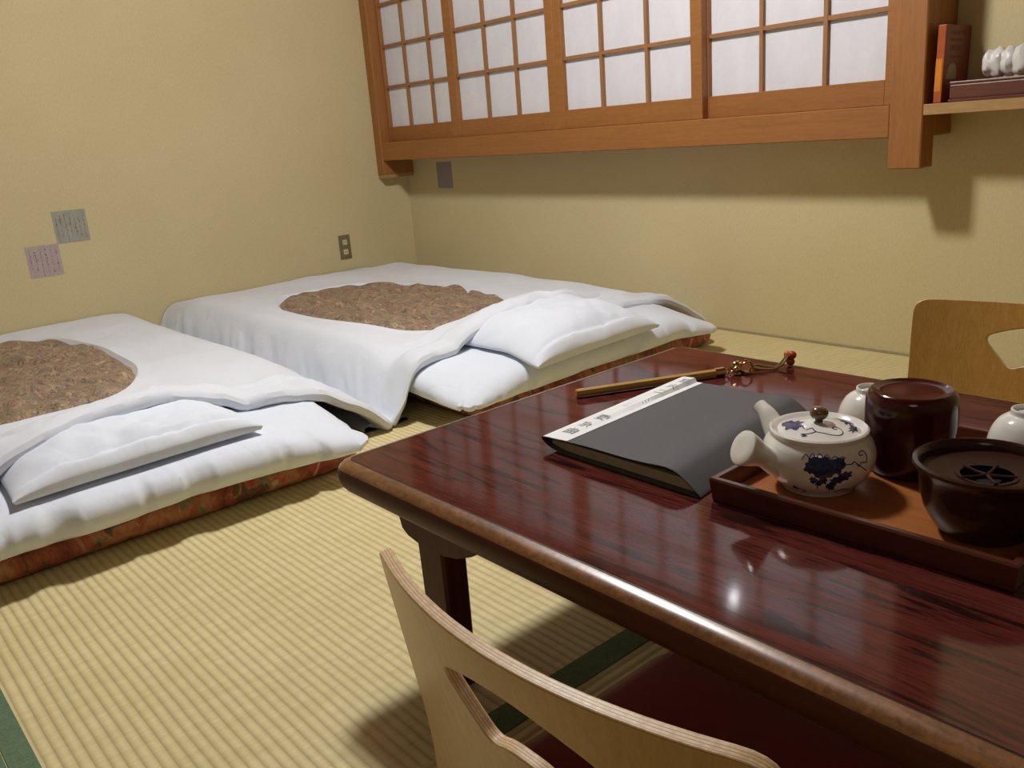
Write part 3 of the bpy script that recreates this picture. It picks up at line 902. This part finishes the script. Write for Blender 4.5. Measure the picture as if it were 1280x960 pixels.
# spout, pointing away to the left
sd = Vector((-.955, .30, 0)).normalized()
def SPT(d, z): return Vector((sd.x*d, sd.y*d, z))
path = spline([SPT(.050, .030), SPT(.066, .040), SPT(.078, .051), SPT(.089, .062), SPT(.104, .0685)], 6)
rad = [.0215-.0120*min(1, (i/(len(path)-1))*1.15)**.75 for i in range(len(path))]
bm = bmesh.new(); tube(bm, path, rad, 20, False)
e = path[-1]; 
T = tube(bm, [path[-1], path[-1]+Vector((sd.x*.001, sd.y*.001, .001)), path[-1]-Vector((sd.x*.006, sd.y*.006, .006))], [rad[-1], rad[-1]*.72, rad[-1]*.6], 20, True)
obj('spout', bm, M['china'], tp)
# straight side handle, flaring to a flat disc end towards the camera's left
hd = Vector((-.42, -.905, 0)).normalized()
def HP(d, z): return Vector((hd.x*d, hd.y*d, z))
path = spline([HP(.050, .034), HP(.062, .041), HP(.074, .049), HP(.085, .0555), HP(.0965, .062)], 5)
n = len(path); rad = [.0165-.004*sm(i/(n*.45))+.0085*sm((i-n*.35)/(n*.65)) for i in range(n)]
bm = bmesh.new(); tube(bm, path, rad, 28, False)
ax = (path[-1]-path[-2]).normalized()
tube(bm, [path[-1], path[-1]+ax*.002, path[-1]+ax*.0032, path[-1]+ax*.0036], [rad[-1], rad[-1]*.97, rad[-1]*.86, rad[-1]*.5], 28, True)
obj('handle', bm, M['china'], tp)

# tea caddy -------------------------------------------------------------
tc = thing('tea_caddy', 'tall wine-red lacquered tea caddy standing on the tray', 'tea caddy', (3.409, -1.650, TF))
R = .0505
bm = bmesh.new(); lathe(bm, [(.039, 0), (.0425, .001), (.0455, .006), (.048, .018), (.0495, .035), (.0498, .0535), (.046, .0536)], 72)
obj('caddy_body', bm, M['caddy'], tc)
bm = bmesh.new(); lathe(bm, [(.046, .0538), (R, .0540), (R+.0003, .066), (R, .085), (R-.0012, .093), (.0468, .0985), (.0440, .1003), (.0420, .1000), (.0400, .0985), (.032, .0975), (.015, .0972), (.004, .0972)], 72)
obj('caddy_lid', bm, M['caddy'], tc)

# waste-water bowl ---------------------------------------------------------
wbw = thing('rinse_bowl', 'dark brown lidded rinse water bowl with star-slotted strainer at tray corner', 'bowl', (3.537, -1.760, TF))
bm = bmesh.new(); lathe(bm, [(.002, .002), (.034, .002), (.0365, 0), (.039, .002), (.046, .009), (.0515, .018), (.0565, .028), (.0595, .040), (.0615, .054), (.0628, .064), (.0665, .0695), (.0685, .0725), (.068, .0755), (.064, .0765), (.0605, .074), (.0592, .069), (.0585, .0655)], 80, cap0=True, cap1=False)
obj('bowl_body', bm, M['bowl'], wbw)
bm = bmesh.new()
# dished strainer with five slots
def sz(r): return .0600+.0055*(r/.0585)**2
NS = 80
rr = [.0585, .048, .038, .028, .0255]
rows = [[(r*math.cos(2*PI*i/NS), r*math.sin(2*PI*i/NS), sz(r)) for i in range(NS)] for r in rr]
rings(bm, rows, True)
rows = [[(r*math.cos(2*PI*i/NS), r*math.sin(2*PI*i/NS), sz(r)+.0012) for i in range(NS)] for r in (.0280, .0268, .0252, .0242)]
rings(bm, rows, True)
for k in range(5):
    a = 2*PI*k/5+.35
    d = Vector((math.cos(a), math.sin(a), 0)); p = Vector((-d.y, d.x, 0))
    pts = [(d*r, .0021) for r in (.0, .026)]
    tube(bm, [(d.x*.001, d.y*.001, sz(0)+.001), (d.x*.013, d.y*.013, sz(.013)+.001), (d.x*.026, d.y*.026, sz(.026)+.001)], [.0022, .0016, .0022], 8, True)
obj('strainer', bm, M['strainer'], wbw)
bm = bmesh.new(); lathe(bm, [(.002, .050), (.028, .050), (.029, .054)], 40, cap0=True, cap1=False)
obj('cavity', bm, M['hole'], wbw)

# upside-down tea cups ------------------------------------------------------
CP = [(.0395, 0), (.0405, .001), (.0418, .010), (.0415, .022), (.038, .036), (.031, .0475), (.0225, .0535), (.0195, .0550), (.0188, .0600), (.0175, .0608), (.0163, .0600), (.0158, .0562), (.010, .0556), (.002, .0555)]
def cup(x, y, label, z=TF):
    t = thing('tea_cup', label, 'cup', (x, y, z), 0, 'upturned white tea cups on the tray')
    bm = bmesh.new(); S = [(p.x, p.z*1.12) for p in spline([(r, 0, q) for r, q in CP], 3)]
    lathe(bm, S, 64, cap0=False, cap1=True)
    lathe(bm, [(.0395, 0), (.038, .001), (.0385, .012), (.036, .03), (.025, .044), (.002, .047)], 48, cap0=False, cap1=True)
    obj('cup_bowl', bm, M['china'], t)
    return t
cup(3.322, -1.574, 'upturned white tea cup half hidden behind the wine-red caddy')
cup(3.507, -1.567, 'upturned white tea cup at right edge behind the dark brown bowl', TF+.0042)
bm = bmesh.new(); lathe(bm, [(.020, 0), (.024, 0), (.030, .001), (.042, .0022), (.0475, .0034), (.0475, .0040), (.042, .0037), (.002, .0036)], 56)
s = obj('saucer', bm, M['china'], None, True, (3.507, -1.567, TF)); props(s, 'small white saucer under the right-hand upturned tea cup', 'saucer')

# ------------------------------------------------------------------ binder
bd = thing('binder', 'charcoal soft-cover binder with white title strip lying on the table', 'binder', (3.12, -1.70, TZ))
def bpt(s, t):   # world: near end y=-1.862, far end y=-1.54 with a small skew
    return s
top = [(2.994, .0150), (2.999, .0172), (3.020, .0185), (3.044, .0200), (3.075, .0215), (3.110, .0220), (3.150, .0222), (3.185, .0240), (3.212, .0262), (3.230, .0235), (3.244, .0165), (3.256, .0085), (3.2635, .0030), (3.266, .0004)]
tops = [(p.x, p.y) for p in spline([(x, z, 0) for x, z in top], 4)]
bot = [(2.994, .0150), (2.999, .0105), (3.010, .0055), (3.028, .0018), (3.05, .0006), (3.12, .0004), (3.20, .0004), (3.262, .0004)]
bots = [(p.x, max(.0003, p.y)) for p in spline([(x, z, 0) for x, z in bot], 4)]
def sheet(prof, th, x_from=None, x_to=None, lift=0.0, ny=24, ya=-1.862, yb=-1.535):
    P = [q for q in prof if (x_from is None or q[0] >= x_from) and (x_to is None or q[0] <= x_to)]
    bm = bmesh.new(); rows = []
    for j in range(ny+1):
        t = j/ny; y = ya+(yb-ya)*t
        row_t = []; row_b = []
        for k, (x, z) in enumerate(P):
            xx = x-.014*t*(1) - .012*t*(x-2.994)/.27*3.0
            zz = z*(1-.12*t) if x > 3.03 else z*(1+.25*t)
            yy = y+.010*((x-2.994)/.27)*(1-2*t)*0
            row_t.append((xx, yy, TZ+zz+lift+th)); row_b.append((xx, yy, TZ+zz+lift))
        rows.append(row_t+row_b[::-1])
    rings(bm, rows, True, True, True)
    return shift(bm, (3.12, -1.70, TZ))
obj('front_cover', sheet(tops, .0011), M['binder'], bd)
obj('back_cover', sheet(bots, .0011), M['binder'], bd)
obj('title_strip', sheet(tops, .0004, 2.9965, 3.046, .0013, ya=-1.8615, yb=-1.5355), M['strip'], bd)
# page block between the covers
pg = []
for x in [3.006+.25*i/30 for i in range(31)]:
    def at(pr):
        for (xa, za), (xb, zb) in zip(pr, pr[1:]):
            if xa <= x <= xb and xb > xa: return za+(zb-za)*(x-xa)/(xb-xa)
        return .001
    pg.append((x, min(at(tops)-.004, .0145), at(bots)+.0016))
bm = bmesh.new(); rows = []
for j in range(9):
    t = j/8; y = -1.853+.31*t
    T_ = [(x-.014*t-.012*t*(x-2.994)/.27*3.0, y, TZ+max(zb+.0004, zt*(1-.12*t))) for x, zt, zb in pg]
    B_ = [(x-.014*t-.012*t*(x-2.994)/.27*3.0, y, TZ+zb) for x, zt, zb in pg]
    rows.append(T_+B_[::-1])
rings(bm, rows, True, True, True)
obj('pages', shift(bm, (3.12, -1.70, TZ)), M['binderpaper'], bd)
# title lettering
def text_mesh(txt, size):
    cu = bpy.data.curves.new('lettering', 'FONT'); cu.body = txt; cu.size = size; cu.align_x = 'CENTER'; cu.align_y = 'CENTER'; cu.resolution_u = 2
    o = bpy.data.objects.new('lettering', cu); col.objects.link(o)
    dg = bpy.context.evaluated_depsgraph_get(); dg.update()
    me = bpy.data.meshes.new_from_object(o.evaluated_get(dg)); bpy.data.objects.remove(o); return me
def topz(x, t):
    for (xa, za), (xb, zb) in zip(tops, tops[1:]):
        if xa <= x <= xb and xb > xa: z = za+(zb-za)*(x-xa)/(xb-xa); return z*(1-.12*t) if x > 3.03 else z*(1+.25*t)
    return .02
for ch, yy, size, dx in [('窓', -1.558, .021, 0), ('火', -1.590, .021, 0), ('二', -1.622, .021, 0), ('・・・ 、 、一、', -1.685, .010, .008), ('一、二・三', -1.690, .009, -.006), ('要', -1.762, .022, 0), ('京', -1.797, .022, 0), ('曲', -1.828, .024, 0)]:
    me = text_mesh(ch, size); t = bmesh.new(); t.from_mesh(me)
    for v in t.verts:
        if len(ch) > 1: lx, ly = v.co.y, -v.co.x*.7   # small lines run down the strip
        else: lx, ly = v.co.x, v.co.y
        y = yy+ly; tt = (y+1.862)/.327; xb = 3.0205+dx+lx
        x = xb-.014*tt-.012*tt*(xb-2.994)/.27*3.0
        v.co = Vector((x, y, TZ+topz(xb, tt)+.0021))
    obj('small_lettering' if len(ch) > 1 else 'character', shift(t, (3.12, -1.70, TZ)), M['ink'], bd, False)

# ------------------------------------------------------------------ room key on a wooden rod
P0, P1 = Vector((2.868, -1.668, TZ+.0075)), Vector((2.987, -1.437, TZ+.0075))
ky = thing('room_key', 'room key on an octagonal wooden rod with cord and orange bead', 'key', (P0.x, P0.y, TZ))
d = (P1-P0).normalized()
OFF = Vector((P0.x, P0.y, TZ))
bm = bmesh.new(); tube(bm, [P0, P0+d*.002, P1-d*.002, P1], [.0055, .0074, .0074, .0058], 8, True)
obj('rod', shift(bm, OFF), M['rod'], ky, False)
def sphere(bm, c, r):
    g = bmesh.ops.create_uvsphere(bm, u_segments=20, v_segments=12, radius=r)
    for v in g['verts']: v.co += Vector(c)
def torus(bm, c, R_, r, ax1, ax2, n=28):
    pts = [Vector(c)+Vector(ax1)*R_*math.cos(2*PI*i/n)+Vector(ax2)*R_*math.sin(2*PI*i/n) for i in range(n+1)]
    tube(bm, pts, r, 8, False)
def K(s, side, z): return P1+d*s+Vector((d.y, -d.x, 0))*side+Vector((0, 0, z-.0075))
bm = bmesh.new(); tube(bm, [K(-.012, 0, .0075), K(.004, 0, .0075)], [.0083, .0083], 16); 
torus(bm, K(.010, 0, .007), .005, .0011, d, (0, 0, 1)); torus(bm, K(.017, .001, .006), .0045, .0011, d, (d.y, -d.x, 0)); sphere(bm, K(.006, -.004, .004), .0035)
obj('clasp', shift(bm, OFF), M['brass'], ky)
bm = bmesh.new(); sphere(bm, K(.030, -.004, .0125), .0105); torus(bm, K(.030, -.004, .0125), .0106, .0009, d, (0, 0, 1)); sphere(bm, K(.026, .006, .010), .0065)
obj('bell', shift(bm, OFF), M['brass'], ky)
bm = bmesh.new(); torus(bm, K(.044, .001, .0118), .0118, .0012, d, (.2*d.y, -.2*d.x, .97)); torus(bm, K(.046, .002, .011), .0112, .0011, d, (.35*d.y, -.35*d.x, .9))
obj('split_ring', shift(bm, OFF), M['brass'], ky)
bm = bmesh.new()
sd2 = Vector((d.y, -d.x, 0))
for s0, s1, w in ((.040, .058, .008), (.058, .100, .0042)):
    q = [K(s0, .006-w, .003), K(s1, .010-w, .0015), K(s1, .010+w, .0015), K(s0, .006+w, .003)]
    lo = [bm.verts.new(p) for p in q]; hi = [bm.verts.new(p+Vector((0, 0, .002))) for p in q]
    bm.faces.new(lo); bm.faces.new(hi)
    for i in range(4): j = (i+1) % 4; bm.faces.new((lo[i], lo[j], hi[j], hi[i]))
sphere(bm, K(.062, .002, .006), .0035)
obj('metal_key', shift(bm, OFF), M['brass'], ky)
bm = bmesh.new()
tube(bm, spline([K(.054, 0, .010), K(.070, -.004, .0095), K(.085, .001, .006), K(.100, .004, .004), K(.112, .002, .010), K(.122, -.002, .017), K(.128, -.003, .022)], 6), .0019, 8)
tube(bm, spline([K(.054, .002, .009), K(.072, .008, .005), K(.092, .010, .003), K(.108, .008, .006), K(.120, .003, .012), K(.128, -.001, .020)], 6), .0019, 8)
obj('cord', shift(bm, OFF), M['cord'], ky)
bm = bmesh.new(); sphere(bm, K(.130, -.007, .019), .0068); sphere(bm, K(.132, .004, .021), .0074); sphere(bm, K(.132, -.001, .008), .0075)
obj('bead', shift(bm, OFF), M['bead'], ky)

# ------------------------------------------------------------------ light
def lamp(name, typ, loc, energy, color=(1, 1, 1), **kw):
    l = bpy.data.lights.new(name, typ); l.energy = energy; l.color = color
    for k, v in kw.items(): setattr(l, k, v)
    o = bpy.data.objects.new(name, l); col.objects.link(o); o.location = loc; return o
lamp('room_lamp', 'AREA', (2.13, -1.50, 2.12), 13, (.99, .985, 1.0), shape='DISK', size=.26)
lamp('room_lamp_glow', 'POINT', (2.13, -1.50, 2.12), 88, (.975, 1.0, .965), shadow_soft_size=.12)
o = lamp('fill_light', 'AREA', (4.7, -4.0, 2.1), 4.5, (1, .97, .93), shape='DISK', size=.9)  # unseen fill light, added behind the camera to lift the shadows
o.rotation_euler = (Vector((2.6, -1.2, .2))-o.location).to_track_quat('-Z', 'Y').to_euler()
# small unseen light added to give the glint mirrored in the lacquer
o = lamp('glint_light', 'AREA', (2.135, -.118+.0, 1.665), .10, (.92, .95, 1), shape='DISK', size=.03)
o.location = (2.128, -.185, 1.652)
o.rotation_euler = (Vector((3.421, -2.002, .34))-o.location).to_track_quat('-Z', 'Y').to_euler()
w = bpy.data.worlds.new('World'); scene.world = w; w.use_nodes = True
w.node_tree.nodes['Background'].inputs['Color'].default_value = (.9, .95, 1, 1); w.node_tree.nodes['Background'].inputs['Strength'].default_value = .05

# ------------------------------------------------------------------ camera
def campose(yaw, pitch, roll):
    f = Vector((math.sin(yaw)*math.cos(pitch), math.cos(yaw)*math.cos(pitch), -math.sin(pitch)))
    r = Vector((math.cos(yaw), -math.sin(yaw), 0)); d = f.cross(r)
    r2 = r*math.cos(roll)+d*math.sin(roll); d2 = -r*math.sin(roll)+d*math.cos(roll)
    return Matrix((r2, -d2, -f)).transposed()
cam = bpy.data.cameras.new('camera'); co = bpy.data.objects.new('camera', cam); col.objects.link(co)
cam.sensor_fit = 'HORIZONTAL'; cam.sensor_width = 36.0; cam.lens = 1084.586/1280*36; cam.clip_start = .01
co.matrix_world = Matrix.Translation((3.8461, -2.62, .77)) @ campose(-.8747, .2844, .0778).to_4x4()
scene.camera = co
scene.view_settings.view_transform = 'Standard'
scene.view_settings.look = 'None'
scene.view_settings.exposure = 0.0
